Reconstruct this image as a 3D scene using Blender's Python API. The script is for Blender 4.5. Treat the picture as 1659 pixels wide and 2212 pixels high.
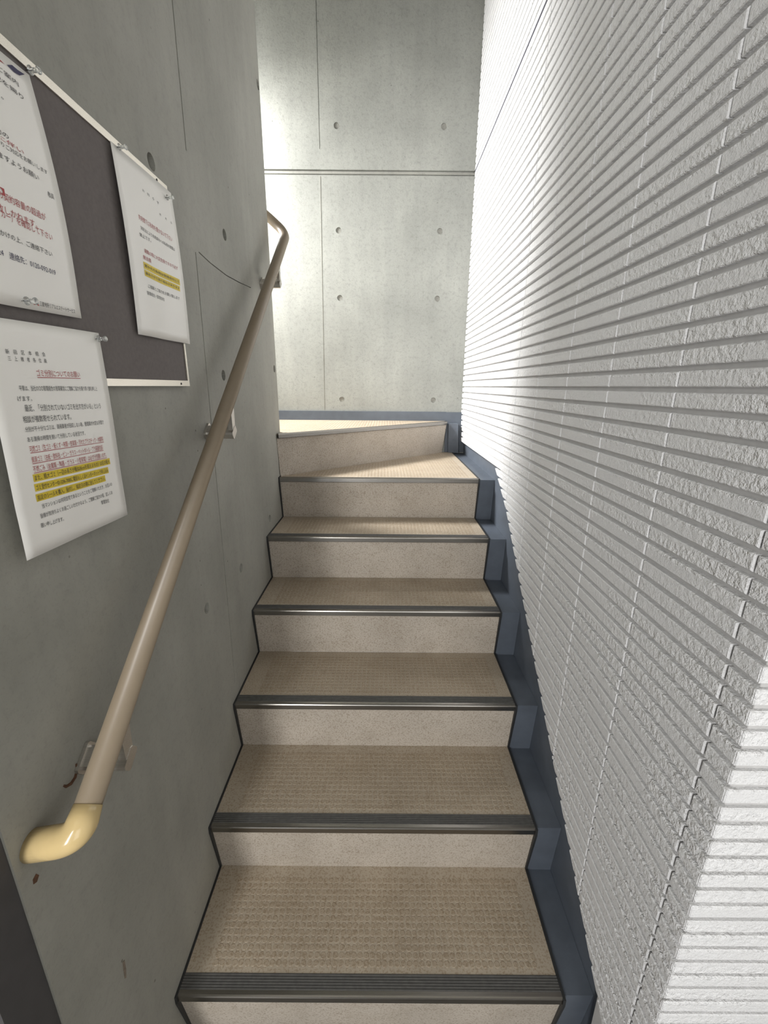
import bpy, bmesh, math, random
from mathutils import Vector, Matrix
random.seed(7)
for o in list(bpy.data.objects): bpy.data.objects.remove(o, do_unlink=True)
S = bpy.context.scene
C = S.collection
V = Vector

# ------------------------------------------------------------------ camera
FPX, PITCH, YAW, ROLL = 924.96, -0.2859, -0.0006, 0.0083
CAM = V((0.4646, -0.3751, 1.5199))
fwd = V((-math.sin(YAW)*math.cos(PITCH), math.cos(YAW)*math.cos(PITCH), math.sin(PITCH)))
rt0 = V((math.cos(YAW), math.sin(YAW), 0)); up0 = rt0.cross(fwd)
RT = math.cos(ROLL)*rt0 + math.sin(ROLL)*up0
UP = -math.sin(ROLL)*rt0 + math.cos(ROLL)*up0
cd = bpy.data.cameras.new('camera'); cam = bpy.data.objects.new('camera', cd); C.objects.link(cam)
cam.matrix_world = Matrix(((RT.x, UP.x, -fwd.x, CAM.x), (RT.y, UP.y, -fwd.y, CAM.y), (RT.z, UP.z, -fwd.z, CAM.z), (0, 0, 0, 1)))
cd.sensor_fit = 'HORIZONTAL'; cd.sensor_width = 36.0; cd.lens = 36.0*FPX/1659.0
cd.clip_start = 0.01; cd.clip_end = 100
S.camera = cam

# ------------------------------------------------------------------ view + light
S.view_settings.view_transform = 'Standard'; S.view_settings.look = 'None'
S.view_settings.gamma = 1.0; S.view_settings.use_curve_mapping = False
S.view_settings.exposure = 0.12
w = bpy.data.worlds.new('overcast_sky'); S.world = w; w.use_nodes = True
w.node_tree.nodes['Background'].inputs[0].default_value = (0.80, 0.88, 1.0, 1)
w.node_tree.nodes['Background'].inputs[1].default_value = 1.0

def area(name, loc, target, sx, sy, power, col, spread=180):
    l = bpy.data.lights.new(name, 'AREA'); l.shape = 'RECTANGLE'; l.size = sx; l.size_y = sy
    l.energy = power; l.color = col; l.spread = math.radians(spread)
    o = bpy.data.objects.new(name, l); C.objects.link(o); o.location = loc
    o.rotation_euler = (V(target)-V(loc)).to_track_quat('-Z', 'Y').to_euler()
    return o
area('landing_window_daylight', (-0.97, 1.95, 2.68), (0.80, 1.95, 1.22), 0.45, 0.60, 58, (1.0, 0.995, 0.985), 118)
pl = bpy.data.lights.new('landing_lamp', 'POINT'); pl.energy = 19; pl.shadow_soft_size = 0.07; pl.color = (1.0, 0.995, 0.985)
plo = bpy.data.objects.new('landing_lamp', pl); C.objects.link(plo); plo.location = (-0.44, 2.17, 2.80)
area('entrance_daylight', (-0.36, -2.36, 1.55), (0.30, 0, 1.30), 0.26, 1.80, 54, (1.0, 0.99, 0.972))
area('entrance_fill', (1.25, -2.36, 1.45), (0.2, 0.6, 1.25), 1.10, 1.90, 16, (1.0, 0.985, 0.965))  # added fill light with no known source, lifts the left wall

# ------------------------------------------------------------------ dimensions (metres)
W = 0.88                      # stair width
D, H, O = 0.24527, 0.18845, 0.032   # going, rise, riser set-back
B = 2.292                     # back wall
YL = 1.553                    # far end of left wall
Y0 = 0.016                    # near end of left wall
XS = 0.930                    # siding face
XK = 0.955                    # painted skirt plane
YR = 0.073                    # near end of right wall
CEIL = 4.25

# ------------------------------------------------------------------ materials
def new_mat(name):
    m = bpy.data.materials.new(name); m.use_nodes = True
    nt = m.node_tree
    return m, nt, nt.nodes['Principled BSDF']
def srgb(r, g, b):
    f = lambda c: (c/255/12.92 if c/255 <= 0.04045 else ((c/255+0.055)/1.055)**2.4)
    return (f(r), f(g), f(b), 1)
def N(nt, t, **kw):
    n = nt.nodes.new(t)
    for k, v in kw.items(): setattr(n, k, v)
    return n
def noise(nt, vec, scale, detail=3, rough=0.55):
    n = N(nt, 'ShaderNodeTexNoise'); n.inputs['Scale'].default_value = scale
    n.inputs['Detail'].default_value = detail; n.inputs['Roughness'].default_value = rough
    nt.links.new(vec, n.inputs['Vector']); return n.outputs['Fac']
def ramp(nt, fac, stops):
    r = N(nt, 'ShaderNodeValToRGB'); nt.links.new(fac, r.inputs['Fac'])
    e = r.color_ramp.elements
    while len(e) > len(stops): e.remove(e[-1])
    while len(e) < len(stops): e.new(0.5)
    for i, (p, c) in enumerate(stops): e[i].position = p; e[i].color = c
    return r.outputs['Color']
def mix(nt, fac, a, b, mode='MIX'):
    m = N(nt, 'ShaderNodeMix', data_type='RGBA', blend_type=mode)
    if isinstance(fac, (int, float)): m.inputs[0].default_value = fac
    else: nt.links.new(fac, m.inputs[0])
    for s, x in ((6, a), (7, b)):
        if isinstance(x, tuple): m.inputs[s].default_value = x
        else: nt.links.new(x, m.inputs[s])
    return m.outputs[2]
def bump(nt, bsdf, height, strength, dist):
    b = N(nt, 'ShaderNodeBump'); b.inputs['Strength'].default_value = strength; b.inputs['Distance'].default_value = dist
    nt.links.new(height, b.inputs['Height']); nt.links.new(b.outputs[0], bsdf.inputs['Normal'])
def pos(nt): return N(nt, 'ShaderNodeNewGeometry').outputs['Position']
def scaled(nt, vec, s):
    m = N(nt, 'ShaderNodeVectorMath', operation='MULTIPLY'); nt.links.new(vec, m.inputs[0]); m.inputs[1].default_value = s
    return m.outputs[0]
def plain(name, col, rough=0.5, metal=0.0, var=0.06, vscale=40, bmp=0.0, bscale=300):
    m, nt, b = new_mat(name); p = pos(nt)
    dk = tuple(c*(1-var*2) for c in col[:3])+(1,); lt = tuple(min(1, c*(1+var)) for c in col[:3])+(1,)
    nt.links.new(ramp(nt, noise(nt, p, vscale), [(0.3, dk), (0.7, lt)]), b.inputs['Base Color'])
    b.inputs['Roughness'].default_value = rough; b.inputs['Metallic'].default_value = metal
    if bmp: bump(nt, b, noise(nt, p, bscale, 2), bmp, 0.001)
    return m

def concrete(name, base, speckle=0.35, warm=0.0):
    m, nt, b = new_mat(name); p = pos(nt)
    big = ramp(nt, noise(nt, p, 2.2, 4), [(0.3, tuple(c*0.80 for c in base[:3])+(1,)), (0.7, tuple(c*1.10 for c in base[:3])+(1,))])
    streak = ramp(nt, noise(nt, scaled(nt, p, (14, 14, 1.3)), 1.0, 4), [(0.3, (0.86, 0.865, 0.87, 1)), (0.65, (1, 1, 1, 1))])
    c1 = mix(nt, 0.7, big, streak, 'MULTIPLY')
    med = ramp(nt, noise(nt, p, 55, 4, 0.65), [(0.28, (0.70, 0.71, 0.71, 1)), (0.50, (1, 1, 1, 1)), (0.72, (1.0, 1.0, 1.0, 1))])
    c2 = mix(nt, speckle*1.5, c1, med, 'MULTIPLY')
    fine = ramp(nt, noise(nt, p, 190, 2), [(0.30, (0.62, 0.62, 0.61, 1)), (0.44, (1, 1, 1, 1))])
    c3 = mix(nt, speckle, c2, fine, 'MULTIPLY')
    vo = N(nt, 'ShaderNodeTexVoronoi'); vo.inputs['Scale'].default_value = 22; nt.links.new(p, vo.inputs['Vector'])
    pit = ramp(nt, vo.outputs['Distance'], [(0.035, (0.35, 0.34, 0.32, 1)), (0.065, (1, 1, 1, 1))])
    msk = ramp(nt, noise(nt, p, 9, 2), [(0.52, (0, 0, 0, 1)), (0.58, (1, 1, 1, 1))])
    c4 = mix(nt, msk, c3, mix(nt, 1.0, c3, pit, 'MULTIPLY'))
    nt.links.new(c4, b.inputs['Base Color'])
    b.inputs['Roughness'].default_value = 0.62
    b.inputs['Specular IOR Level'].default_value = 0.35
    bump(nt, b, noise(nt, p, 120, 3), 0.25, 0.002)
    return m

def siding(name):
    m, nt, b = new_mat(name); p = pos(nt)
    # one random value per brick: position snapped to the brick grid
    sn = N(nt, 'ShaderNodeVectorMath', operation='SNAP'); nt.links.new(p, sn.inputs[0]); sn.inputs[1].default_value = (0.2155, 0.2155, 0.0321)
    wn = N(nt, 'ShaderNodeTexWhiteNoise', noise_dimensions='3D'); nt.links.new(sn.outputs[0], wn.inputs['Vector'])
    tone = ramp(nt, wn.outputs['Value'], [(0.0, srgb(223, 223, 224)), (1.0, srgb(231, 231, 232))])
    sp = ramp(nt, noise(nt, p, 420, 2), [(0.32, (0.86, 0.86, 0.86, 1)), (0.5, (1, 1, 1, 1))])
    nt.links.new(mix(nt, 0.6, tone, sp, 'MULTIPLY'), b.inputs['Base Color'])
    b.inputs['Roughness'].default_value = 0.55; b.inputs['Specular IOR Level'].default_value = 0.4
    coarse = noise(nt, p, 100, 3, 0.6)
    fine = noise(nt, p, 420, 2)
    amp = N(nt, 'ShaderNodeMapRange'); nt.links.new(wn.outputs['Value'], amp.inputs['Value'])
    amp.inputs['To Min'].default_value = 0.15; amp.inputs['To Max'].default_value = 1.0
    mu = N(nt, 'ShaderNodeMath', operation='MULTIPLY'); nt.links.new(coarse, mu.inputs[0]); nt.links.new(amp.outputs[0], mu.inputs[1])
    ad = N(nt, 'ShaderNodeMath', operation='MULTIPLY_ADD'); nt.links.new(fine, ad.inputs[0]); ad.inputs[1].default_value = 0.14; nt.links.new(mu.outputs[0], ad.inputs[2])
    bump(nt, b, ad.outputs[0], 0.85, 0.0090)
    return m

def vinyl(name, base, speck, rough=0.5):
    m, nt, b = new_mat(name); p = pos(nt)
    c = ramp(nt, noise(nt, p, 5, 3), [(0.3, tuple(x*0.90 for x in base[:3])+(1,)), (0.7, tuple(min(1, x*1.05) for x in base[:3])+(1,))])
    f = ramp(nt, noise(nt, p, 230, 2, 0.6), [(0.38, speck), (0.50, (1, 1, 1, 1))])
    c = mix(nt, 0.75, c, f, 'MULTIPLY')
    d = ramp(nt, noise(nt, p, 11, 4), [(0.30, (0.84, 0.82, 0.79, 1)), (0.55, (1, 1, 1, 1))])
    c = mix(nt, 0.6, c, d, 'MULTIPLY')
    nt.links.new(c, b.inputs['Base Color']); b.inputs['Roughness'].default_value = rough
    b.inputs['Specular IOR Level'].default_value = 0.35
    bump(nt, b, noise(nt, p, 260, 2), 0.10, 0.001)
    return m

def brushed(name, col, rough):
    m, nt, b = new_mat(name); p = pos(nt)
    s = noise(nt, scaled(nt, p, (3, 900, 900)), 1.0, 2)
    nt.links.new(ramp(nt, s, [(0.3, tuple(c*0.8 for c in col[:3])+(1,)), (0.7, col)]), b.inputs['Base Color'])
    b.inputs['Metallic'].default_value = 1.0; b.inputs['Roughness'].default_value = rough
    bump(nt, b, s, 0.12, 0.0006)
    return m

M = {
 'conc_left': concrete('formwork_concrete_left', srgb(160, 159, 151), 0.22),
 'conc_back': concrete('formwork_concrete_back', srgb(156, 157, 151), 0.42),
 'plug': concrete('mortar_plug', srgb(150, 149, 142), 0.35),
 'siding': siding('siding_brick_relief'),
 'joint': plain('siding_joint', srgb(190, 189, 188), 0.7, var=0.04),
 'deep': plain('siding_panel_seam', srgb(70, 70, 82), 0.6),
 'vinyl': vinyl('beige_vinyl_tread', srgb(176, 164, 147), (0.68, 0.62, 0.54, 1)),
 'riser': vinyl('beige_vinyl_riser', srgb(186, 177, 165), (0.62, 0.57, 0.52, 1), 0.55),
 'pad': vinyl('worn_vinyl_pad', srgb(168, 154, 135), (0.66, 0.60, 0.52, 1), 0.45),
 'rubber': plain('grey_grip_strip', srgb(92, 91, 89), 0.6, var=0.1, vscale=90),
 'steel': brushed('brushed_steel_edge', srgb(150, 146, 140), 0.26),
 'bluegrey': plain('blue_grey_paint', srgb(90, 97, 107), 0.45, var=0.06, vscale=18, bmp=0.12, bscale=220),
 'seal': plain('dark_sealant', srgb(42, 43, 44), 0.5),
 'rail': plain('cream_handrail_vinyl', srgb(134, 121, 103), 0.36, var=0.02),
 'elbow': plain('yellowed_plastic_elbow', srgb(206, 182, 132), 0.16, var=0.03, vscale=30),
 'bracket': brushed('satin_steel_bracket', srgb(214, 210, 204), 0.38),
 'board': plain('grey_felt_board', srgb(112, 106, 104), 0.85, var=0.05, vscale=160, bmp=0.2, bscale=500),
 'frame': brushed('aluminium_frame', srgb(226, 220, 208), 0.36),
 'paper': plain('laminated_paper', srgb(246, 244, 240), 0.38, var=0.012, vscale=8),
 'edge': plain('laminate_margin', srgb(205, 209, 204), 0.2, var=0.02),
 'ink': plain('black_print', srgb(58, 57, 58), 0.5, var=0.05),
 'navy': plain('navy_print', srgb(52, 48, 84), 0.5, var=0.05),
 'red': plain('red_print', srgb(172, 62, 66), 0.5, var=0.05),
 'yellow': plain('yellow_highlighter', srgb(226, 200, 58), 0.5, var=0.05, vscale=120),
 'screw': plain('dark_screw', srgb(60, 58, 56), 0.35, 0.8),
 'darkwall': plain('dark_grey_wall', srgb(70, 68, 69), 0.7, var=0.05, vscale=30, bmp=0.1),
 'hall': plain('pale_hall_wall', srgb(214, 211, 204), 0.7, var=0.03),
 'ceil': plain('white_ceiling_paint', srgb(206, 205, 198), 0.8, var=0.02),
 'floor': plain('grey_hall_tile', srgb(118, 115, 110), 0.5, var=0.08, vscale=12),
 'rust': plain('rust_stain', srgb(96, 66, 46), 0.8, var=0.2, vscale=120),
 'stain': plain('brown_scuff', srgb(128, 116, 104), 0.8, var=0.15, vscale=200),
 'alu': plain('window_aluminium', srgb(150, 150, 148), 0.35, 0.7),
}
def clear_mat(name, rough=0.05):
    m, nt, b = new_mat(name); b.inputs['Base Color'].default_value = (0.93, 0.95, 0.94, 1)
    b.inputs['Roughness'].default_value = rough; b.inputs['Transmission Weight'].default_value = 0.85; b.inputs['IOR'].default_value = 1.49
    return m
M['clear'] = clear_mat('clear_plastic')
M['glass'] = clear_mat('window_glass', 0.0)

# ------------------------------------------------------------------ mesh helpers
def tag(o, label=None, cat=None, group=None, kind=None):
    if label: o['label'] = label
    if cat: o['category'] = cat
    if group: o['group'] = group
    if kind: o['kind'] = kind
    return o
def link(name, me, mat, parent=None, smooth=False):
    if mat is not None and not me.materials: me.materials.append(mat)
    if smooth:
        for f in me.polygons: f.use_smooth = True
    o = bpy.data.objects.new(name, me); C.objects.link(o)
    if parent: o.parent = parent
    return o
def obj(name, bm, mat, parent=None, smooth=False):
    bmesh.ops.recalc_face_normals(bm, faces=bm.faces)
    me = bpy.data.meshes.new(name); bm.to_mesh(me); bm.free()
    return link(name, me, mat, parent, smooth)
def empty(name, loc, label, cat, group=None):
    o = bpy.data.objects.new(name, None); C.objects.link(o); o.location = loc; o.empty_display_size = 0.05
    return tag(o, label, cat, group)
def box(bm, x0, x1, y0, y1, z0, z1):
    vs = [bm.verts.new((x, y, z)) for z in (z0, z1) for x, y in ((x0, y0), (x1, y0), (x1, y1), (x0, y1))]
    for f in ((3, 2, 1, 0), (4, 5, 6, 7), (0, 1, 5, 4), (1, 2, 6, 5), (2, 3, 7, 6), (3, 0, 4, 7)): bm.faces.new([vs[i] for i in f])
    return vs
def bx(*a):
    bm = bmesh.new(); box(bm, *a); return bm
def loft(bm, A, Bv):
    """closed solid between two polygons with the same number of points"""
    a = [bm.verts.new(p) for p in A]; b = [bm.verts.new(p) for p in Bv]; n = len(a)
    bm.faces.new(a[::-1]); bm.faces.new(b)
    for i in range(n): bm.faces.new((a[i], a[(i+1) % n], b[(i+1) % n], b[i]))
def prism_x(bm, yz, x0, x1): loft(bm, [(x0, y, z) for y, z in yz], [(x1, y, z) for y, z in yz])
def prism_z(bm, xy, z0, z1): loft(bm, [(x, y, z0) for x, y in xy], [(x, y, z1) for x, y in xy])
def prism_y(bm, xz, y0, y1): loft(bm, [(x, y0, z) for x, z in xz], [(x, y1, z) for x, z in xz])
def tube(bm, pts, r, n=20, caps=True):
    pts = [V(p) for p in pts]; rings = []
    rr = r if isinstance(r, (list, tuple)) else [r]*len(pts)
    t0 = (pts[1]-pts[0]).normalized(); ref = V((0, 0, 1)) if abs(t0.z) < 0.9 else V((1, 0, 0))
    u = t0.cross(ref).normalized()
    for i, p in enumerate(pts):
        if i == 0: t = pts[1]-pts[0]
        elif i == len(pts)-1: t = pts[-1]-pts[-2]
        else: t = (pts[i]-pts[i-1]).normalized()+(pts[i+1]-pts[i]).normalized()
        t.normalize(); u = (u-t*u.dot(t)).normalized(); v = t.cross(u)
        rings.append([bm.verts.new(p+rr[i]*(math.cos(2*math.pi*k/n)*u+math.sin(2*math.pi*k/n)*v)) for k in range(n)])
    for a, b in zip(rings, rings[1:]):
        for k in range(n): bm.faces.new((a[k], a[(k+1) % n], b[(k+1) % n], b[k]))
    if caps: bm.faces.new(rings[0][::-1]); bm.faces.new(rings[-1])
def bend(pts, rad, n=8):
    """round the corners of a polyline"""
    pts = [V(p) for p in pts]; out = [pts[0]]
    for a, p, b in zip(pts, pts[1:], pts[2:]):
        da = (a-p); db = (b-p); la = min(rad, da.length*0.48); lb = min(rad, db.length*0.48)
        s = p+da.normalized()*la; e = p+db.normalized()*lb
        for i in range(n+1):
            t = i/n; out.append(s*(1-t)**2+p*2*t*(1-t)+e*t*t)
    out.append(pts[-1]); return out
def lathe_x(bm, prof, cy, cz, x0, n=18):
    """profile (x, r) turned about the X axis"""
    rings = [[bm.verts.new((x0+x, cy+r*math.cos(2*math.pi*k/n), cz+r*math.sin(2*math.pi*k/n))) for k in range(n)] for x, r in prof]
    for a, b in zip(rings, rings[1:]):
        for k in range(n): bm.faces.new((a[k], a[(k+1) % n], b[(k+1) % n], b[k]))
    bm.faces.new(rings[0][::-1]); bm.faces.new(rings[-1])
def cut(o, cutter_bm):
    """carve the cutter's shapes out of a mesh object (applied at once)"""
    bmesh.ops.recalc_face_normals(cutter_bm, faces=cutter_bm.faces)
    me = bpy.data.meshes.new('cutter'); cutter_bm.to_mesh(me); cutter_bm.free()
    c = bpy.data.objects.new('cutter', me); C.objects.link(c)
    md = o.modifiers.new('carve', 'BOOLEAN'); md.operation = 'DIFFERENCE'; md.object = c; md.solver = 'EXACT'; md.use_self = True
    bpy.context.view_layer.update()
    dg = bpy.context.evaluated_depsgraph_get()
    res = bpy.data.meshes.new_from_object(o.evaluated_get(dg))
    o.modifiers.clear(); old = o.data; o.data = res; bpy.data.meshes.remove(old)
    bpy.data.objects.remove(c, do_unlink=True); bpy.data.meshes.remove(me)
def struct(o): o['kind'] = 'structure'; return o
def project(p):
    v = V(p)-CAM; z = v.dot(fwd)
    if z < 0.05: return None
    return 829.5+FPX*v.dot(RT)/z, 1106-FPX*v.dot(UP)/z

# ------------------------------------------------------------------ concrete walls
def hole_cyl_x(bm, y, z, r, x0, x1, n=20):
    lathe_x(bm, [(0, r), (x1-x0, r)], y, z, x0, n)
# left wall (face at x = 0)
wl = struct(obj('wall_left', bx(-0.20, 0, Y0, YL, -0.05, CEIL), M['conc_left']))
LH = [(0.630, 1.941), (1.031, 1.934), (0.9185, 1.546), (1.532, 2.555), (1.5195, 1.586), (0.9153, 0.946), (0.6365, 0.954), (1.293, 0.998)]
cb = bmesh.new()
for y, z in LH: lathe_x(cb, [(0, 0.0125), (0.022, 0.0150), (0.05, 0.0150)], y, z, -0.022, 20)
def seam_x(bm, y0, z0, y1, z1, wd, dep):
    d = V((0, y1-y0, z1-z0)).normalized(); n = V((0, -d.z, d.y))*wd/2
    P = [V((0, y0, z0))-n, V((0, y0, z0))+n, V((0, y1, z1))+n, V((0, y1, z1))-n]
    loft(bm, [p+V((-dep, 0, 0)) for p in P], [p+V((0.02, 0, 0)) for p in P])
seam_x(cb, 0.822, 2.40, 0.8125, 2.04, 0.0048, 0.008)
seam_x(cb, 0.806, 1.83, 0.768, 0.62, 0.0042, 0.008)
cut(wl, cb)
cb = bmesh.new()
for (a, b) in (((0.826, 1.8355), (0.90, 1.829)), ((0.898, 1.829), (1.02, 1.826)), ((1.018, 1.826), (1.15, 1.833)), ((1.148, 1.833), (1.26, 1.842))):
    seam_x(cb, a[0], a[1], b[0], b[1], 0.0028, 0.005)
cut(wl, cb)
for y, z in LH:
    bm = bmesh.new(); lathe_x(bm, [(0, 0.0122), (0.0025, 0.0122)], y, z, -0.0218, 20)
    obj('tie_hole_plug', bm, M['plug'], wl)
# rust marks beside the handrail foot
def flat_patch(name, pts, mat, parent, x=0.0012):
    bm = bmesh.new(); loft(bm, [(0.0, y, z) for y, z in pts], [(x, y, z) for y, z in pts]); return obj(name, bm, mat, parent)
arc = [(0.1403, 0.9657), (0.1390, 0.956), (0.1330, 0.9478), (0.1235, 0.9462), (0.1155, 0.9500), (0.1113, 0.9565)]
bm = bmesh.new(); tube(bm, [(0.0, y, z) for y, z in arc], [0.0012, 0.002, 0.0026, 0.0026, 0.0022, 0.0014], 8); obj('rust_mark', bm, M['rust'], wl)
flat_patch('rust_mark', [(0.136, 0.520), (0.141, 0.516), (0.1395, 0.494), (0.1355, 0.478), (0.132, 0.482), (0.134, 0.505)], M['stain'], wl, 0.0006)
flat_patch('rust_mark', [(0.034, 0.884), (0.040, 0.886), (0.043, 0.879), (0.038, 0.874), (0.033, 0.877)], M['rust'], wl, 0.0006)

# back wall (face at y = B)
wb = struct(obj('wall_back', bx(-1.15, 1.15, B, B+0.2, -0.05, CEIL), M['conc_back']))
BH = [(x, z) for x in (0.2065, 0.7575) for z in (2.801, 2.331, 1.997, 1.4415)]
BH += [(-0.345, z) for z in (2.801, 2.331, 1.997)]
cb = bmesh.new()
def cone_y(bm, x, z, r0, r1, y0, y1, n=20):
    a = [(x+r0*math.cos(2*math.pi*k/n), y0, z+r0*math.sin(2*math.pi*k/n)) for k in range(n)]
    b = [(x+r1*math.cos(2*math.pi*k/n), y1, z+r1*math.sin(2*math.pi*k/n)) for k in range(n)]
    loft(bm, a, b)
for x, z in BH: cone_y(cb, x, z, 0.0160, 0.0145, B-0.01, B+0.007)
prism_x(cb, [(B-0.01, 2.612), (B+0.010, 2.608), (B+0.010, 2.588), (B-0.01, 2.582)], -0.99, XS+0.02)
loft(cb, [(0.1185, B-0.01, 3.60), (0.1215, B-0.01, 3.60), (0.1185, B-0.01, 2.70), (0.1155, B-0.01, 2.70)],
         [(0.1185, B+0.004, 3.60), (0.1215, B+0.004, 3.60), (0.1185, B+0.004, 2.70), (0.1155, B+0.004, 2.70)])
cut(wb, cb)
for x, z in BH:
    bm = bmesh.new(); cone_y(bm, x, z, 0.0142, 0.0142, B+0.0045, B+0.0068); obj('tie_hole_plug', bm, M['plug'], wb)
obj('joint_filler', bx(-0.99, XS+0.02, B+0.004, B+0.0099, 2.5925, 2.6035), M['plug'], wb)
bm = bmesh.new()
loft(bm, [(0.1135, B-0.0012, 2.58), (0.1160, B-0.0012, 2.58), (0.1010, B-0.0012, 1.38), (0.0990, B-0.0012, 1.38)],
         [(0.1125, B+0.002, 2.58), (0.1170, B+0.002, 2.58), (0.1020, B+0.002, 1.38), (0.0980, B+0.002, 1.38)])
obj('seam_ridge', bm, M['plug'], wb)
bm = bmesh.new(); box(bm, -0.99, 0.838, B-0.012, B-0.0005, 7*H, 7*H+0.054)
box(bm, 0.838, XS+0.025, B-0.012, B-0.0005, 6*H, 7*H+0.052)
bb = obj('baseboard_back', bm, M['bluegrey']); struct(bb)

# ------------------------------------------------------------------ siding wall on the right
def siding_bottom(y):
    return 1.2005 if y >= 1.353 else 1.2005-0.82*(1.353-y)
PITCHZ, BH_, PITCHY, VJ = 0.03205, 0.0236, 0.2155, 0.0038
ZREF, YREF = 1.5342, 0.1225           # centre of one brick row, one vertical joint
poly = [(YR+0.0070, siding_bottom(YR)), (1.353, 1.2005), (B, 1.2005), (B, CEIL), (YR+0.0070, CEIL)]
bm = bmesh.new(); prism_x(bm, poly, XS+0.0085, XS+0.024)
wr = struct(obj('wall_right', bm, M['joint']))
rows = range(-46, 66)
def clip(pts):
    """Sutherland-Hodgman against the two lower limits and the ends of the wall"""
    def hp(P, f):
        out = []
        for i in range(len(P)):
            p, q = P[i], P[(i+1) % len(P)]; fp, fq = f(p), f(q)
            if fp >= 0: out.append(p)
            if (fp >= 0) != (fq >= 0):
                t = fp/(fp-fq); out.append((p[0]+t*(q[0]-p[0]), p[1]+t*(q[1]-p[1])))
        return out
    pts = hp(pts, lambda p: p[0]-YR-0.0022)
    if pts: pts = hp(pts, lambda p: B-0.0005-p[0])
    if pts:
        # the lower limit is concave at y = 1.353: bricks are clipped by whichever limit holds at their middle
        ym = sum(p[0] for p in pts)/len(pts)
        if max(p[0] for p in pts) <= 1.36 or ym < 1.353: pts = hp(pts, lambda p: p[1]-(1.2005-0.82*(1.353-p[0])) if p[0] < 1.353 else p[1]-1.2005)
        else: pts = hp(pts, lambda p: p[1]-1.2005)
    return pts
def brick_mesh(bm, pts, ch=0.0016):
    """pts: outline in (y, z); proud face at XS, back inside the joint, chamfered rim"""
    n = len(pts); cy = sum(p[0] for p in pts)/n; cz = sum(p[1] for p in pts)/n
    def inset(p):
        return (p[0]+(ch if p[0] < cy else -ch), p[1]+(ch if p[1] < cz else -ch))
    A = [bm.verts.new((XS+0.0095, y, z)) for y, z in pts]
    M_ = [bm.verts.new((XS+0.0018, y, z)) for y, z in pts]
    F = [bm.verts.new((XS, *inset(p))) for p in pts]
    for P, Q in ((A, M_), (M_, F)):
        for i in range(n): bm.faces.new((P[i], P[(i+1) % n], Q[(i+1) % n], Q[i]))
    bm.faces.new(F)
bricks = []
for r in rows:
    zc = ZREF+r*PITCHZ; z0, z1 = zc-BH_/2, zc+BH_/2
    for c in range(-1, 11):
        y0, y1 = YREF+c*PITCHY+VJ/2, YREF+(c+1)*PITCHY-VJ/2
        if y1 < YR or y0 > B or z1 > CEIL: continue
        full = [(y0, z0), (y1, z0), (y1, z1), (y0, z1)]
        pts = clip(full)
        if len(pts) < 3: continue
        area_ = abs(sum(pts[i][0]*pts[(i+1) % len(pts)][1]-pts[(i+1) % len(pts)][0]*pts[i][1] for i in range(len(pts))))/2
        if area_ < 2e-5: continue
        q = [project((XS, *p)) for p in pts]
        vis = 0
        if None not in q:
            ins = [p for p in q if 0 <= p[0] <= 1659 and 0 <= p[1] <= 2212]
            pa = abs(sum(q[i][0]*q[(i+1) % len(q)][1]-q[(i+1) % len(q)][0]*q[i][1] for i in range(len(q))))/2
            vis = pa*(len(ins)/len(q))
        whole = len(pts) == 4 and abs(area_-(y1-y0)*(z1-z0)) < 1e-7
        bricks.append((vis, whole, pts))
bricks.sort(key=lambda b: -b[0])
bm = bmesh.new(); hy, hz = (PITCHY-VJ)/2, BH_/2
brick_mesh(bm, [(-hy, -hz), (hy, -hz), (hy, hz), (-hy, hz)])
bmesh.ops.recalc_face_normals(bm, faces=bm.faces)
me_full = bpy.data.meshes.new('brick'); bm.to_mesh(me_full); bm.free(); me_full.materials.append(M['siding'])
rest = bmesh.new()
for i, (vis, whole, pts) in enumerate(bricks):
    if i < 300 and vis > 0:
        if whole:
            o = bpy.data.objects.new('brick', me_full); C.objects.link(o); o.parent = wr
            o.location = (0, (pts[0][0]+pts[1][0])/2, (pts[0][1]+pts[2][1])/2)
        else:
            b2 = bmesh.new(); brick_mesh(b2, pts); obj('brick', b2, M['siding'], wr)
    else: brick_mesh(rest, pts)
o = obj('brick_rows', rest, M['siding'], wr); o['kind'] = 'stuff'
# deep seam between two siding panels
obj('panel_seam', bx(XS-0.0006, XS+0.012, YR, B-0.001, ZREF+33.5*PITCHZ-0.0032, ZREF+33.5*PITCHZ+0.0032), M['deep'], wr)

# short return of the same siding facing the hall
XR1 = 1.80
wf = struct(obj('wall_front_right', bx(XS+0.0090, XR1, YR+0.0065, YR+0.15, -0.02, 2.9), M['joint']))
far_rows = bmesh.new()
for r in range(-47, 42):
    zc = ZREF+r*PITCHZ
    for k, (x0, x1) in enumerate(((XS+0.0006, XS+0.262), (XS+0.2656, XS+0.477), (XS+0.4806, XS+0.692), (XS+0.6956, XR1))):
        bm = bmesh.new() if k < 2 else far_rows; ch = 0.0016; hb = BH_/2-(0 if k else 0.0003)
        A = [(x0, zc-hb), (x1, zc-hb), (x1, zc+hb), (x0, zc+hb)]
        P = [bm.verts.new((x, YR+0.0075, z)) for x, z in A]
        A2 = [(x0, zc-hb), (x1, zc-hb), (x1, zc+hb), (x0, zc+hb)]
        Q = [bm.verts.new((x, YR+0.0018, z)) for x, z in A2]
        R_ = [bm.verts.new((x+(ch if x < (x0+x1)/2 else -ch), YR, z+(ch if z < zc else -ch))) for x, z in A2]
        for a_, b_ in ((P, Q), (Q, R_)):
            for i in range(4): bm.faces.new((a_[i], a_[(i+1) % 4], b_[(i+1) % 4], b_[i]))
        bm.faces.new(R_)
        if k < 2: obj('brick', bm, M['siding'], wf)
obj('brick_rows', far_rows, M['siding'], wf)['kind'] = 'stuff'

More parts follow.
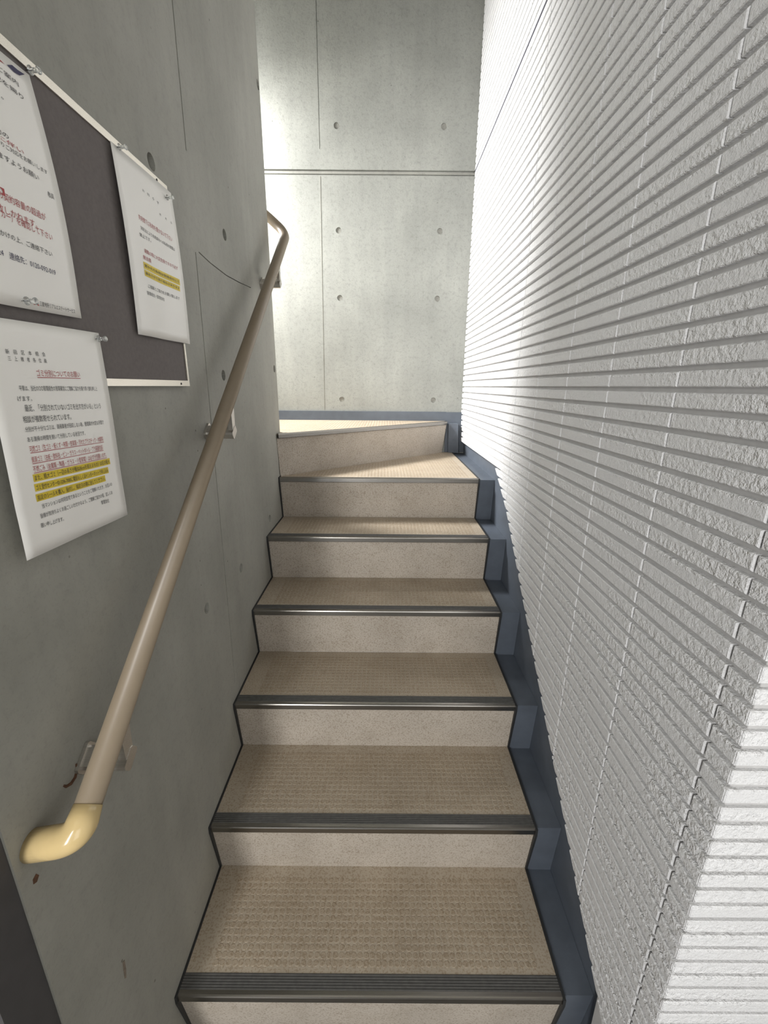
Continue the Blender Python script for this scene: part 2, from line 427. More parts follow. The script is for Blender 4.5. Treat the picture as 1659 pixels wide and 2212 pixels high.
# painted skirt below the siding (behind the kerb)
bm = bmesh.new()
prism_x(bm, [(YR+0.02, -0.02), (B-0.013, -0.02), (B-0.013, 1.30), (1.25, 1.30), (YR+0.02, 0.33)], XK, XK+0.06)
struct(obj('trim_1', bm, M['bluegrey']))

# ------------------------------------------------------------------ staircase
st = empty('staircase', (0.44, 0.9, 0), 'narrow flight of beige vinyl steps with grey metal nosings between concrete and siding walls', 'staircase')
st.location = (0, 0, 0)
XA = 0.006                                    # steps start after the sealant joint
NT, NF = 0.042, 0.0195                        # nosing tread depth, nosing front height
def nosing_xy(k):                              # nosing profile in (y, z) relative to the front top edge
    z = k*H; y = k*D
    return y, z
def dimples(bm, inside, z, x0, x1, y0, y1, p=0.0150, r=0.0071, hgt=0.0006):
    ny = int((y1-y0)/p); nx = int((x1-x0)/p)
    ox = x0+((x1-x0)-(nx-1)*p)/2; oy = y0+((y1-y0)-(ny-1)*p)/2
    for j in range(ny):
        for i in range(nx):
            cx, cy = ox+i*p, oy+j*p
            if not inside(cx, cy): continue
            base = []; top = []
            for k in range(8):
                a = math.pi/8+k*math.pi/4; ca, sa = math.cos(a), math.sin(a)
                q = 1.0+0.07*math.sin(i*12.9+j*7.7)
                base.append(bm.verts.new((cx+r*q*ca, cy+r*q*sa, z))); top.append(bm.verts.new((cx+r*0.86*q*ca, cy+r*0.86*q*sa, z+hgt)))
            for k in range(8): bm.faces.new((base[k], base[(k+1) % 8], top[(k+1) % 8], top[k]))
            bm.faces.new(top)
def make_nosing(step, P0, P1, z, inward, steel=M['steel']):
    """metal edge + ribbed strip along P0-P1 (plan points of the front edge); inward: unit vector into the tread"""
    P0, P1, n = V((*P0, 0)), V((*P1, 0)), V((*inward, 0))
    def strip(name, prof, mat):
        bm = bmesh.new(); loft(bm, [P0+n*a+V((0, 0, z+b)) for a, b in prof], [P1+n*a+V((0, 0, z+b)) for a, b in prof])
        return obj(name, bm, mat, step)
    strip('metal_edge', [(0.0115, 0.0014), (0.004, 0.0012), (0.0012, 0.0), (0.0, -0.003), (0.0, -NF+0.002), (0.002, -NF), (0.0115, -NF)], steel)
    prof = [(0.0116, -0.006)]; a = 0.0116; nr = 6; wdt = (NT-0.0116)/nr
    for i in range(nr):
        prof += [(a, 0.0016), (a+wdt*0.62, 0.0016), (a+wdt*0.66, 0.0002), (a+wdt*0.98, 0.0002)]; a += wdt
    prof += [(NT, 0.0002), (NT, -0.006)]
    strip('grip_strip', prof, M['rubber'])
for k in range(1, 6):
    y, z = k*D, k*H; yb = (k+1)*D+O; rb = k*D+O
    bm = bmesh.new(); prism_x(bm, [(rb+0.003, z-H+0.001), (yb+0.002, z-H+0.001), (yb+0.002, z-0.0065), (y+0.0145, z-0.0065), (y+0.0145, z-0.018)], XA, W)
    s = obj('step', bm, M['seal'], st)
    bm = bmesh.new(); prism_x(bm, [(y+NT, z-0.0064), (yb+0.0005, z-0.0064), (yb+0.0005, z), (y+NT, z)], XA, W); obj('tread_sheet', bm, M['vinyl'], s)
    bm = bmesh.new(); prism_x(bm, [(rb, z-H+0.0005), (rb+0.003, z-H+0.0005), (y+0.0145, z-0.0185), (y+0.006, z-NF-0.0002)], XA, W); obj('riser_sheet', bm, M['riser'], s)
    make_nosing(s, (XA, y), (W, y), z, (0, 1))
    bm = bmesh.new(); dimples(bm, lambda a, b: True, z, XA+0.05, W-0.03, y+NT+0.004, yb-0.022); tag(obj('tread_dimples', bm, M['pad'], s), kind='stuff')
# sixth step: triangular winder
z = 6*H; y = 6*D
P0, P1 = V((XA, y+0.006, 0)), V((0.842, 2.243, 0)); dv = (P1-P0).normalized(); nin = V((-dv.y, dv.x, 0))
Q0, Q1 = P0+nin*O, P1+nin*O
bm = bmesh.new(); prism_z(bm, [(XA, y+0.0145), (W, y+0.0145), (W, B-0.013), (0.80, B-0.013), (Q1.x, Q1.y), (XA, y+0.06)], z-0.018, z-0.0065)
s = obj('step', bm, M['seal'], st)
bm = bmesh.new(); prism_z(bm, [(XA, y+0.014), (W, y+0.014), (W, B-0.013), (0.80, B-0.013), (Q1.x-0.02, Q1.y), (XA, y+0.07)], z-0.0064, z); obj('tread_sheet', bm, M['vinyl'], s)
bm = bmesh.new(); rb = y+O; prism_x(bm, [(rb, z-H+0.0005), (rb+0.003, z-H+0.0005), (y+0.0145, z-0.0185), (y+0.006, z-NF-0.0002)], XA, W); obj('riser_sheet', bm, M['riser'], s)
bm = bmesh.new()
prism_x(bm, [(y+0.0115, z+0.0014), (y+0.004, z+0.0012), (y+0.0012, z), (y, z-0.003), (y, z-NF+0.002), (y+0.002, z-NF), (y+0.0115, z-NF)], XA, W); obj('metal_edge', bm, M['steel'], s)
bm = bmesh.new(); prism_x(bm, [(y+0.0116, z-0.006), (y+0.0116, z+0.0016), (y+0.016, z+0.0016), (y+0.0175, z+0.0003), (y+0.0175, z-0.006)], XA+0.01, W); obj('grip_strip', bm, M['rubber'], s)
def below(px, py): return (V((px, py, 0))-P0).dot(nin) < 0.012
bm = bmesh.new(); dimples(bm, below, z, XA+0.03, W-0.03, y+0.03, B-0.03); tag(obj('tread_dimples', bm, M['pad'], s), kind='stuff')
# seventh step: upper winder, runs left behind the wall
z = 7*H
top = [(P0.x, P0.y), (P1.x, P1.y), (0.842, B-0.013), (-0.32, B-0.013), (-0.32, YL+0.003), (XA, YL+0.003)]
top = [(top[0][0]+nin.x*0.014, top[0][1]+nin.y*0.014)] if False else top
T7 = [tuple((P0+nin*0.0145).xy), tuple((P1+nin*0.0145).xy), (0.842-0.012, B-0.013), (-0.32, B-0.013), (-0.32, YL+0.003), (0.012, YL+0.003)]
Bt = [tuple((Q0+nin*0.016).xy), tuple((Q1+nin*0.012).xy), (0.79, B-0.013), (-0.32, B-0.013), (-0.32, YL+0.003), (0.012, YL+0.003)]
T7[0] = (0.001, T7[0][1]-0.003) if T7[0][0] < 0.001 else T7[0]
Bt[0] = (0.001, Bt[0][1]) if Bt[0][0] < 0.001 else Bt[0]
bm = bmesh.new(); T7c = [(0.001, (P0+nin*0.024).y), tuple((P1+nin*0.024).xy)]+T7[2:]
loft(bm, [(a, b, 6*H+0.001) for a, b in Bt], [(a, b, z-0.0065) for a, b in T7c]); s = obj('step', bm, M['seal'], st)
bm = bmesh.new(); prism_z(bm, T7, z-0.0064, z); obj('tread_sheet', bm, M['vinyl'], s)
bm = bmesh.new()
e0, e1 = P0+nin*0.006, P1+nin*0.006
loft(bm, [(Q0.x+0.0185, Q0.y, 6*H+0.0003), ((Q0+nin*0.003).x+0.0195, (Q0+nin*0.003).y, 6*H+0.0003), ((P0+nin*0.0145).x+0.005, (P0+nin*0.0145).y, z-0.0185), (e0.x-0.001, e0.y, z-NF-0.0002)],
         [(Q1.x, Q1.y, 6*H+0.0003), ((Q1+nin*0.003).x, (Q1+nin*0.003).y, 6*H+0.0003), ((P1+nin*0.0145).x, (P1+nin*0.0145).y, z-0.0185), (e1.x, e1.y, z-NF-0.0002)])
obj('riser_sheet', bm, M['riser'], s)
prof = [(0.0145, 0.0014), (0.004, 0.0012), (0.0012, 0.0), (0.0, -0.003), (0.0, -NF+0.002), (0.002, -NF), (0.0115, -NF)]
bm = bmesh.new(); loft(bm, [P0+V((0.0050, 0.0, 0))+nin*a+V((0, 0, z+b)) for a, b in prof], [P1+nin*a+V((0, 0, z+b)) for a, b in prof]); obj('metal_edge', bm, M['steel'], s)
bm = bmesh.new()
dimples(bm, lambda px, py: (V((px, py, 0))-P0).dot(nin) > 0.03 and (px > 0.015 or py > YL+0.015), z, -0.30, 0.82, y+0.03, B-0.025); tag(obj('tread_dimples', bm, M['pad'], s), kind='stuff')
# eighth step, behind the left wall
z = 8*H
bm = bmesh.new(); prism_y(bm, [(-0.352, z-H+0.001), (-0.334, z-0.0065), (-0.60, z-0.0065), (-0.60, z-H+0.001)], YL+0.003, B-0.013); s = obj('step', bm, M['seal'], st)
bm = bmesh.new(); box(bm, -0.60, -0.334, YL+0.003, B-0.013, z-0.0064, z); obj('tread_sheet', bm, M['vinyl'], s)
bm = bmesh.new(); prism_y(bm, [(-0.352, z-H+0.001), (-0.349, z-H+0.001), (-0.327, z-0.02), (-0.334, z-0.0185)], YL+0.003, B-0.013); obj('riser_sheet', bm, M['riser'], s)
bm = bmesh.new(); prism_y(bm, [(-0.32, z-NF), (-0.32, z), (-0.334, z+0.001), (-0.334, z-NF)], YL+0.003, B-0.013); obj('metal_edge', bm, M['steel'], s)

# stepped kerb beside the flight
bm = bmesh.new()
for k in range(1, 7):
    y, z = k*D+0.010, k*H-0.006
    yb = (k+1)*D+0.010+O*0.75 if k < 6 else B-0.013
    prism_x(bm, [(y+O*0.75, z-H-0.02 if k > 1 else 0.0), (yb+(0.0 if k == 6 else 0.0), z-H-0.02 if k > 1 else 0.0), (yb, z), (y, z)], W+0.0065, XK-0.0005)
kerb = obj('kerb', bm, M['bluegrey'], st)
# end block of the next kerb in the back corner
bm = bmesh.new(); loft(bm, [(0.858, 2.262, 6*H), (0.918, 2.240, 6*H), (0.918, B-0.0125, 6*H), (0.858, B-0.0125, 6*H)],
                           [(0.850, 2.244, 7*H-0.012), (0.905, 2.230, 7*H-0.012), (0.905, B-0.0125, 7*H-0.012), (0.850, B-0.0125, 7*H-0.012)])
obj('kerb', bm, M['bluegrey'], st)
# dark sealant lines at both ends of the steps
for x0, x1 in ((0.0004, XA-0.0003), (W+0.0003, W+0.0062)):
    bm = bmesh.new()
    for k in range(1, 7):
        y, z = k*D, k*H; yb = (k+1)*D+O if k < 6 else (y+0.05 if x0 < 0.1 else B-0.02)
        prism_x(bm, [(y+O-0.004, z-H), (yb, z-H), (yb, z+0.002), (y-0.003, z+0.002), (y-0.003, z-NF)], x0, x1)
    obj('sealant_line', bm, M['seal'], st)

# ------------------------------------------------------------------ handrail
RX, RR = 0.065, 0.0172
zr = lambda yy: 0.969+0.757*(yy-0.0711)
hr = empty('handrail', (0, 0, 0), 'cream round handrail climbing the left concrete wall with yellowed elbow at its foot', 'handrail')
pts = bend([(RX, 0.0711, zr(0.0711)), (RX, 1.582, zr(1.582)-0.012), (-0.02, 1.612, 2.178), (-0.50, 1.615, 2.52)], 0.050, 10)
bm = bmesh.new(); tube(bm, pts, RR, 28); obj('rail', bm, M['rail'], hr, True)
e = V((0, 0.0711-1.0, zr(0.0711)-zr(1.0711)+0)).normalized()
ed = V((0, -1, -0.757)).normalized(); s0 = V((RX, 0.0711, zr(0.0711)))
pts = bend([s0-ed*0.001, s0+ed*0.036, V((0.001, 0.046, 0.9300))], 0.030, 12)
bm = bmesh.new(); tube(bm, pts, [0.0178]+[0.0198]*(len(pts)-1), 28); obj('elbow', bm, M['elbow'], hr, True)
sa, ca = math.sin(math.atan(0.757)), math.cos(math.atan(0.757))
for yb, drop in ((0.158, 0.076), (0.758, 0.088), (1.398, 0.090)):
    za = zr(yb); zc = za-drop
    def sl(pts): return [(yb+a*ca-b*sa, zc+a*sa+b*ca) for a, b in pts]
    bm = bmesh.new(); prism_x(bm, sl([(-0.014, -0.010), (0.014, -0.010), (0.017, -0.006), (0.017, 0.007), (0.013, 0.011), (-0.013, 0.011), (-0.017, 0.007), (-0.017, -0.006)]), 0.0055, RX+0.008)
    br = obj('bracket', bm, M['bracket'], hr)
    bm = bmesh.new(); prism_x(bm, sl([(-0.019, -0.014), (0.019, -0.014), (0.022, -0.010), (0.022, 0.010), (0.019, 0.014), (-0.019, 0.014), (-0.022, 0.010), (-0.022, -0.010)]), 0.0003, 0.0055)
    obj('wall_plate', bm, M['bracket'], br)
    bm = bmesh.new(); loft(bm, [(RX-0.004, yb-0.010, zc+0.006), (RX+0.007, yb-0.010, zc+0.006), (RX+0.007, yb+0.010, zc+0.012), (RX-0.004, yb+0.010, zc+0.012)],
                               [(RX-0.004, yb-0.012, za-0.012), (RX+0.007, yb-0.012, za-0.012), (RX+0.007, yb+0.012, za-0.010), (RX-0.004, yb+0.012, za-0.010)])
    obj('saddle', bm, M['bracket'], br)

# ------------------------------------------------------------------ notice board
BX = 0.012
by0, by1, bz0, bz1, fw = 0.045, 0.661, 1.5165, 1.9120, 0.0118
nb = empty('notice_board', (0, 0, 0), 'grey felt notice board with silver aluminium frame on the left concrete wall', 'notice board')
obj('felt_panel', bx(0.0004, BX-0.003, by0+0.004, by1-0.004, bz0+0.004, bz1-0.004), M['board'], nb)
def fr(pts):
    bm = bmesh.new(); loft(bm, [(BX-0.0028, *p) for p in pts], [(BX, *p) for p in pts]); return bm
i0, i1, j0, j1 = by0+fw*0.8, by1-fw*0.62, bz0+fw, bz1-fw
obj('frame_rail', fr([(by0, bz0), (by1, bz0), (i1, j0), (i0, j0)]), M['frame'], nb)
obj('frame_rail', fr([(by0, bz1), (i0, j1), (i1, j1), (by1, bz1)]), M['frame'], nb)
obj('frame_rail', fr([(by0, bz0), (i0, j0), (i0, j1), (by0, bz1)]), M['frame'], nb)
obj('frame_rail', fr([(by1, bz0), (by1, bz1), (i1, j1), (i1, j0)]), M['frame'], nb)
for yy in (0.065, 0.618):
    for zz in (bz0+0.005, bz1-0.006):
        bm = bmesh.new(); lathe_x(bm, [(0, 0.0024), (0.0008, 0.0024), (0.0013, 0.0012)], yy, zz, BX, 12); obj('screw', bm, M['screw'], nb)

# ------------------------------------------------------------------ notices
_font_cache = {}
def text_mesh(body):
    cu = bpy.data.curves.new('txt', 'FONT'); cu.body = body; cu.size = 1.0; cu.resolution_u = 2
    o = bpy.data.objects.new('txt', cu); C.objects.link(o)
    bpy.context.view_layer.update()
    me = bpy.data.meshes.new_from_object(o.evaluated_get(bpy.context.evaluated_depsgraph_get()))
    bpy.data.objects.remove(o, do_unlink=True); bpy.data.curves.remove(cu)
    vs = [(v.co.x, v.co.y) for v in me.vertices]; fs = [tuple(p.vertices) for p in me.polygons]
    bpy.data.meshes.remove(me); return vs, fs
class Sheet:
    def __init__(s, name, label, corners, curl, mat=M['paper']):
        """corners: (y, z) of tl, tr, br, bl; curl(u, v): x of the surface, u right, v down"""
        s.c = [V((0, *p)) for p in corners]; s.curl = curl; s.ink = []
        nu, nv = 14, 18; bm = bmesh.new(); g = {}
        for side in (0, 1):
            for j in range(nv+1):
                for i in range(nu+1): g[side, i, j] = bm.verts.new(s.at(i/nu, j/nv, 0.0 if side else -0.0005))
        for j in range(nv):
            for i in range(nu):
                bm.faces.new((g[1, i, j], g[1, i, j+1], g[1, i+1, j+1], g[1, i+1, j]))
                bm.faces.new((g[0, i, j], g[0, i+1, j], g[0, i+1, j+1], g[0, i, j+1]))
        for i in range(nu):
            for j in (0, nv): bm.faces.new((g[0, i, j], g[0, i+1, j], g[1, i+1, j], g[1, i, j]))
        for j in range(nv):
            for i in (0, nu): bm.faces.new((g[0, i, j], g[0, i, j+1], g[1, i, j+1], g[1, i, j]))
        s.o = obj(name, bm, mat, None, True); tag(s.o, label, 'notice', 'paper notices on the left wall')
    def at(s, u, v, lift):
        p = (s.c[0]*(1-u)+s.c[1]*u)*(1-v)+(s.c[3]*(1-u)+s.c[2]*u)*v
        return (s.curl(u, v)+lift, p.y, p.z)
    def uv(s, y, z):
        u, v = 0.5, 0.5
        for _ in range(12):
            p = V(s.at(u, v, 0)); e = 1e-3
            du = (V(s.at(u+e, v, 0))-p)/e; dv_ = (V(s.at(u, v+e, 0))-p)/e
            a, b, c, d = du.y, dv_.y, du.z, dv_.z; det = a*d-b*c; ry, rz = y-p.y, z-p.z
            u += (d*ry-b*rz)/det; v += (-c*ry+a*rz)/det
        return u, v
    def put(s, key, vs, fs, lift):
        V_, F_ = [], []; s.ink.append((key, V_, F_)); n = 0
        for (y, z) in vs:
            V_.append(s.at(*s.uv(y, z), lift))
        F_ += [tuple(i+n for i in f) for f in fs]
    def line(s, body, y0, z0, y1, z1, h, col='ink', under=False):
        """text from (y0,z0) to (y1,z1): centre line of the row; h = glyph height"""
        vs, fs = text_mesh(body)
        if not vs: return
        xa, xb = min(v[0] for v in vs), max(v[0] for v in vs)
        k = h/0.88; out = []
        for x, yy in vs:
            t = (x-xa)/max(1e-6, xb-xa)
            out.append((y0+(y1-y0)*t, z0+(z1-z0)*t+(yy-0.34)*k))
        s.put(col, out, fs, 0.0006)
        if under: s.band(y0, z0-h*0.62, y1, z1-h*0.62, h*0.10, col, 0.0006)
    def band(s, y0, z0, y1, z1, h, col, lift=0.0003):
        n = 12; vs = []; fs = []
        for i in range(n+1):
            t = i/n; y, z = y0+(y1-y0)*t, z0+(z1-z0)*t; vs += [(y, z-h/2), (y, z+h/2)]
        for i in range(n): fs.append((2*i, 2*i+2, 2*i+3, 2*i+1))
        s.put(col, vs, fs, lift)
    def shape(s, pts, col): s.put(col, pts, [tuple(range(len(pts)))], 0.0006)
    def finish(s):
        nm = {'ink': 'text_line', 'navy': 'navy_print', 'red': 'red_print', 'yellow': 'highlighter_band'}
        for k, vs, fs in s.ink:
            me = bpy.data.meshes.new(nm[k]); me.from_pydata(vs, [], fs); link(nm[k], me, M[k], s.o)

# lower notice (rubbish sorting), hangs over the board's lower edge
n3 = Sheet('notice', 'white notice with red title and three yellow highlighted lines hanging below the notice board',
           [(0.131, 1.592), (0.3465, 1.596), (0.3385, 1.3015), (0.1215, 1.3065)],
           lambda u, v: 0.0155+0.0055*v*(1-v)*4*0.5+0.004*math.sin(u*3.1)*0.6+0.006*max(0, v-0.75)*4*abs(u-0.5))
n3.line('新　田　区　本　組　会', 0.1604, 1.5555, 0.2202, 1.5560, 0.0052)
n3.line('三　上　様　者　各　位　殿', 0.1615, 1.5478, 0.2205, 1.5478, 0.0052)
n3.line('ゴミ分別についてのお願い', 0.1988, 1.5322, 0.2794, 1.5322, 0.0082, 'red', True)
n3.line('平素は、当社の○○管理組合の管理運営にご理解ご協力を賜り厚く御礼申し上', 0.1668, 1.5137, 0.3137, 1.5123, 0.0062)
n3.line('げます。', 0.1609, 1.5015, 0.1820, 1.5012, 0.0062)
n3.line('最近、「分別されていないゴミを出す方がいる」という', 0.1682, 1.4898, 0.3146, 1.4864, 0.0080)
n3.line('相談が複数寄せられています。', 0.1619, 1.4765, 0.2433, 1.4746, 0.0080)
n3.line('分別が不十分なゴミは、清掃業者が回収しない為、管理員が大変な手間で', 0.1617, 1.4644, 0.3148, 1.4613, 0.0062)
n3.line('ある清掃の時間を割いて分別している状況です。', 0.1614, 1.4520, 0.2661, 1.4494, 0.0062)
n3.line('可燃ゴミ（生ゴミ・紙くず・布類・皮革類・汚れたプラスチック・木類等）', 0.1613, 1.4401, 0.3067, 1.4360, 0.0075, 'red', True)
n3.line('資源ゴミ（古紙・飲料缶・ビン・ガラス・ペットボトル・プラ容器包装）', 0.1610, 1.4266, 0.3022, 1.4235, 0.0075, 'red', True)
n3.line('不燃ごみ（金属類・陶器・ガラス・小型家電）は必ず分別願います。', 0.1601, 1.4148, 0.3076, 1.4109, 0.0075, 'red', True)
for (t, y0, z0, y1, z1) in (('また、粗大ゴミ（一辺の長さが概ね30cmを超えるもの）は区の粗大', 0.1597, 1.4035, 0.3127, 1.3992),
                            ('ゴミ受付センター03-5296-7000に電話もしくはインターネットで申し込み', 0.1587, 1.3912, 0.3049, 1.3861),
                            ('指定のシールを購入、貼付し、指定日の朝に出してください。', 0.1576, 1.3780, 0.2937, 1.3750)):
    n3.band(y0-0.002, z0+0.0004, y1+0.002, z1+0.0004, 0.0098, 'yellow'); n3.line(t, y0, z0, y1, z1, 0.0066)
n3.line('当マンションは共同住宅であるということをご理解いただき、お互いの', 0.1618, 1.3660, 0.3094, 1.3625, 0.0060)
n3.line('皆様が気持ちよくお過ごしいただけるよう、ご理解ご協力の程、宜しくお', 0.1558, 1.3540, 0.3068, 1.3493, 0.0060)
n3.line('願い申し上げます。', 0.1531, 1.3420, 0.1926, 1.3393, 0.0060)
n3.line('管理会社', 0.2749, 1.3401, 0.2945, 1.3387, 0.0062)
n3.finish()
# upper left notice
n1 = Sheet('notice', 'white notice with navy ribbon and red lines at the upper left of the notice board',
           [(0.082, 1.884), (0.2955, 1.8915), (0.3140, 1.6125), (0.098, 1.6060)],
           lambda u, v: 0.0145+0.010*math.sin(math.pi*min(1, v*1.02))*(0.35+0.65*u)*0.7+0.010*max(0, 0.62-u)**2*max(0, v-0.72)*9)
n1.shape([(0.205, 1.8755), (0.222, 1.8815), (0.240, 1.8800), (0.2542, 1.8785), (0.240, 1.8765), (0.222, 1.8770)], 'red')
n1.shape([(0.2575, 1.8800), (0.2665, 1.8850), (0.2745, 1.8850), (0.2860, 1.8868), (0.2755, 1.8800), (0.2665, 1.8785)], 'navy')
n1.line('緊急時の連絡先のご案内', 0.150, 1.8690, 0.2697, 1.8678, 0.0052)
n1.line('平素より格別のご高配を賜り', 0.130, 1.8580, 0.2729, 1.8561, 0.0050)
n1.line('厚く御礼申し上げます。', 0.120, 1.8400, 0.2379, 1.8385, 0.0055)
n1.line('さて、この度、当建物の', 0.120, 1.7985, 0.2317, 1.7970, 0.0055)
n1.line('電気設備の点検に伴い', 0.125, 1.7925, 0.2512, 1.7905, 0.0046, 'red')
n1.line('停電が発生した場合は、下記のとおりご対応をお願いします', 0.115, 1.7860, 0.2863, 1.7838, 0.0050)
n1.line('管理室までご連絡下さいますようお願い', 0.115, 1.7725, 0.2684, 1.7708, 0.0062)
n1.line('敬具', 0.2795, 1.7576, 0.2900, 1.7578, 0.0062)
n1.line('【お願い】', 0.120, 1.7330, 0.2079, 1.7324, 0.0072, 'red')
n1.line('夜間の停電の際は個人の契約容量の超過が', 0.118, 1.7300, 0.2678, 1.7268, 0.0082, 'red')
n1.line('原因の場合は対応致しかねます。', 0.120, 1.7150, 0.2504, 1.7128, 0.0080, 'red')
n1.line('ご自身で分電盤（ブレーカー）を確認して下さい', 0.118, 1.7105, 0.2743, 1.7058, 0.0078, 'red')
n1.line('以下の電話番号へおかけの上、ご連絡下さい', 0.125, 1.6890, 0.2693, 1.6848, 0.0062)
n1.line('コールセンター24　連絡先：0120-092-019', 0.130, 1.6670, 0.2709, 1.6632, 0.0074, 'navy')
for a in (90, 210, 330):
    cx, cz = 0.2285+0.0027*math.cos(math.radians(a)), 1.6190+0.0027*math.sin(math.radians(a))
    d1 = V((math.cos(math.radians(a)), math.sin(math.radians(a)))); d2 = V((-d1.y, d1.x))
    n1.shape([(cx+d1.x*0.0029, cz+d1.y*0.0029), (cx+d2.x*0.0015, cz+d2.y*0.0015), (cx-d1.x*0.0029, cz-d1.y*0.0029), (cx-d2.x*0.0015, cz-d2.y*0.0015)], 'red')
n1.line('三菱地所リアルエステートサービス', 0.2345, 1.6192, 0.3010, 1.6197, 0.0056)
n1.finish()
# right notice
n2 = Sheet('notice', 'white laminated notice with one yellow highlighted block over the board right edge',
           [(0.4625, 1.8995), (0.6695, 1.9030), (0.6785, 1.6088), (0.4640, 1.6070)],
           lambda u, v: 0.0150+0.0035*math.sin(math.pi*v)+0.002*math.sin(u*9)*v)
n2.line('お　知　ら　せ', 0.545, 1.862, 0.605, 1.862, 0.0045)
n2.line('年　　月　　日', 0.600, 1.842, 0.650, 1.842, 0.0040)
n2.line('共用廊下に私物を置かないで下さい', 0.5135, 1.8090, 0.6405, 1.8090, 0.0085, 'red')
n2.line('消防法により共用部分への私物の放置は', 0.5150, 1.7925, 0.6460, 1.7920, 0.0060)
n2.line('禁止です。', 0.5075, 1.7795, 0.5500, 1.7815, 0.0060)
n2.line('避難の際に大変危険ですので必ず', 0.5170, 1.7560, 0.6490, 1.7570, 0.0070, 'red')
n2.line('撤去願', 0.5085, 1.7435, 0.5390, 1.7440, 0.0070, 'red')
n2.band(0.5070, 1.7300, 0.6520, 1.7310, 0.0118, 'yellow'); n2.band(0.5070, 1.7175, 0.6490, 1.7180, 0.0105, 'yellow')
n2.line('置かれた私物は管理会社にて', 0.510, 1.7300, 0.648, 1.7310, 0.0050)
n2.line('撤去させて頂く場合があります', 0.510, 1.7175, 0.646, 1.7180, 0.0050)
n2.line('ご理解とご協力をお願い致します', 0.5135, 1.6965, 0.6420, 1.6975, 0.0060)
n2.line('管理組合・管理会社', 0.5065, 1.6840, 0.5785, 1.6845, 0.0060)
n2.finish()

# clear push pins
PINS = [(0.2975, 1.8975, BX, 'clear push pin at the upper right corner of the navy ribbon notice'),
        (0.4800, 1.8985, 0.0155, 'clear push pin at the top left corner of the laminated notice'),
        (0.6390, 1.8840, 0.0160, 'clear push pin at the top right corner of the laminated notice'),
        (0.2030, 1.6170, 0.0195, 'clear push pin at the bottom of the navy ribbon notice'),
        (0.3360, 1.5868, 0.0170, 'clear push pin at the top right corner of the notice with the red title')]
prof = [(0.0, 0.0010), (0.0030, 0.0010), (0.0031, 0.0050), (0.0045, 0.0050), (0.0060, 0.0028), (0.0110, 0.0024), (0.0130, 0.0040), (0.0150, 0.0042), (0.0158, 0.0034)]
bm = bmesh.new(); lathe_x(bm, prof, 0, 0, 0, 16); bmesh.ops.recalc_face_normals(bm, faces=bm.faces)
me_pin = bpy.data.meshes.new('pin_head'); bm.to_mesh(me_pin); bm.free(); me_pin.materials.append(M['clear'])
for f in me_pin.polygons: f.use_smooth = True
bm = bmesh.new(); lathe_x(bm, [(-0.003, 0.0003), (0.006, 0.0006)], 0, 0, 0, 8); bmesh.ops.recalc_face_normals(bm, faces=bm.faces)
me_nd = bpy.data.meshes.new('pin_needle'); bm.to_mesh(me_nd); bm.free(); me_nd.materials.append(M['screw'])
for y, z, x, lab in PINS:
    p = empty('push_pin', (x, y, z), lab, 'push pin', 'clear push pins on the notices')
    for nm, me in (('pin_head', me_pin), ('needle', me_nd)):
        o = bpy.data.objects.new(nm, me); C.objects.link(o); o.parent = p

# ------------------------------------------------------------------ rest of the shell (hall behind the camera, upper landing)
struct(obj('floor', bx(-1.6, 2.0, -2.6, 0.30, -0.12, 0.0), M['floor']))
struct(obj('wall_front_left', bx(-1.6, -0.003, Y0-0.06, Y0-0.0005, 0.0, 2.9), M['darkwall']))  # even dark grey face in front of the left wall's near end
struct(obj('ceiling', bx(-1.6, 2.0, -2.6, YR+0.15, 2.9, 3.0), M['ceil']))
struct(obj('ceiling_stairwell', bx(-1.6, 1.2, Y0-0.1, B+0.2, CEIL, CEIL+0.1), M['ceil']))
struct(obj('wall_above_hall', bx(-1.6, 1.2, Y0-0.1, Y0-0.001, 3.0, CEIL), M['ceil']))
struct(obj('wall_hall_left', bx(-1.7, -1.6, -2.6, Y0, 0.0, 3.0), M['darkwall']))
struct(obj('wall_hall_right', bx(2.0, 2.1, -2.6, YR+0.15, 0.0, 3.0), M['hall']))
wh = obj('wall_entrance', bx(-1.6, 2.0, -2.6, -2.45, 0.0, 2.9), M['hall']); struct(wh)
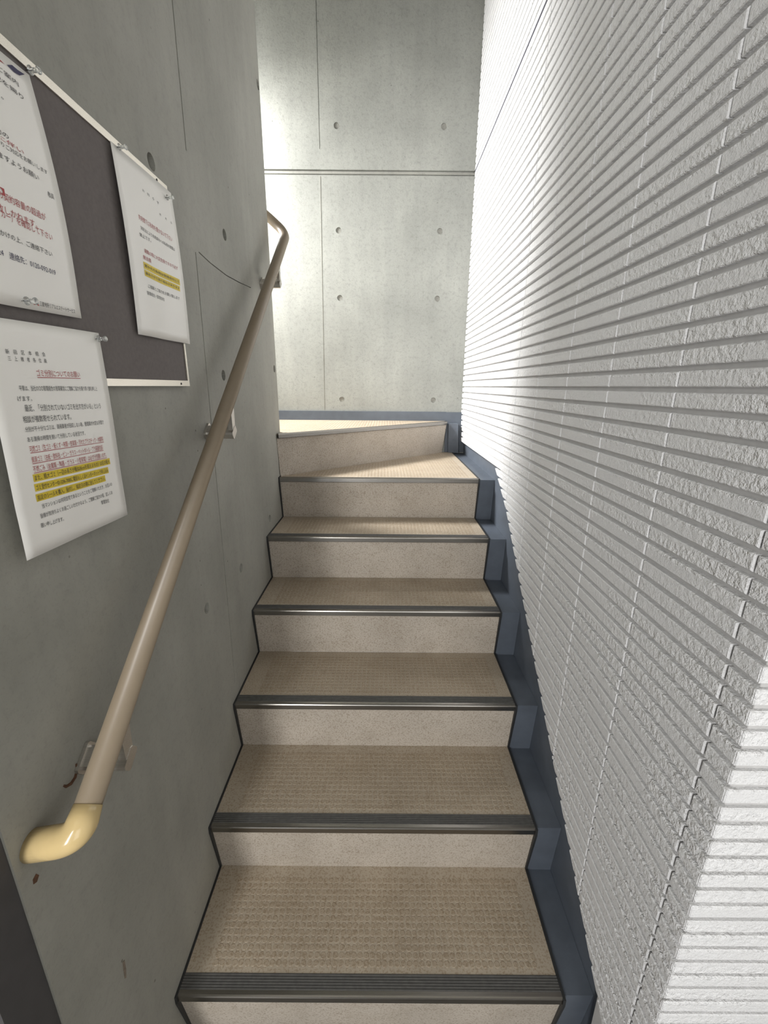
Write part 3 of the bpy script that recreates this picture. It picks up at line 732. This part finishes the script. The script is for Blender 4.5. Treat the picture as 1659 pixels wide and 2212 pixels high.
cb = bmesh.new(); box(cb, -0.65, 0.45, -2.7, -2.3, -0.01, 2.45); box(cb, 0.68, 1.82, -2.7, -2.3, 0.45, 2.45); cut(wh, cb)
dr = struct(obj('door_1', bx(-0.648, -0.60, -2.58, -2.47, 0.0, 2.448), M['alu']))
obj('door_frame', bx(0.40, 0.448, -2.58, -2.47, 0.0, 2.448), M['alu'], dr)
obj('door_frame', bx(-0.60, 0.40, -2.58, -2.47, 2.40, 2.448), M['alu'], dr)
obj('door_glass', bx(-0.60, 0.40, -2.53, -2.522, 0.02, 2.40), M['glass'], dr)
w2 = struct(obj('window_for_fill', bx(0.682, 0.72, -2.58, -2.47, 0.452, 2.448), M['alu']))  # unseen window, added as an opening for the fill light
obj('window_frame', bx(1.78, 1.818, -2.58, -2.47, 0.452, 2.448), M['alu'], w2)
obj('window_frame', bx(0.72, 1.78, -2.58, -2.47, 2.41, 2.448), M['alu'], w2)
obj('window_frame', bx(0.72, 1.78, -2.58, -2.47, 0.452, 0.49), M['alu'], w2)
obj('window_pane', bx(0.72, 1.78, -2.53, -2.522, 0.49, 2.41), M['glass'], w2)
# upper landing behind the left wall
struct(obj('wall_landing_near', bx(-1.00, -0.2, YL-0.10, YL, -0.05, CEIL), M['conc_left']))
wlf = struct(obj('wall_landing_left', bx(-1.15, -1.00, YL-0.10, B, -0.05, CEIL), M['conc_back']))
cb = bmesh.new(); box(cb, -1.5, -0.9, 1.66, 2.24, 2.2, 3.2); cut(wlf, cb)
wn_ = struct(obj('window_1', bx(-1.11, -1.05, 1.662, 1.70, 2.202, 3.198), M['alu']))
obj('window_frame', bx(-1.11, -1.05, 2.20, 2.238, 2.202, 3.198), M['alu'], wn_)
obj('window_frame', bx(-1.11, -1.05, 1.70, 2.20, 3.16, 3.198), M['alu'], wn_)
obj('window_frame', bx(-1.11, -1.05, 1.70, 2.20, 2.202, 2.24), M['alu'], wn_)
obj('window_pane', bx(-1.085, -1.077, 1.70, 2.20, 2.24, 3.16), M['glass'], wn_)
struct(obj('floor_landing', bx(-1.00, -0.60, YL, B, 8*H-0.15, 8*H-0.001), M['vinyl']))
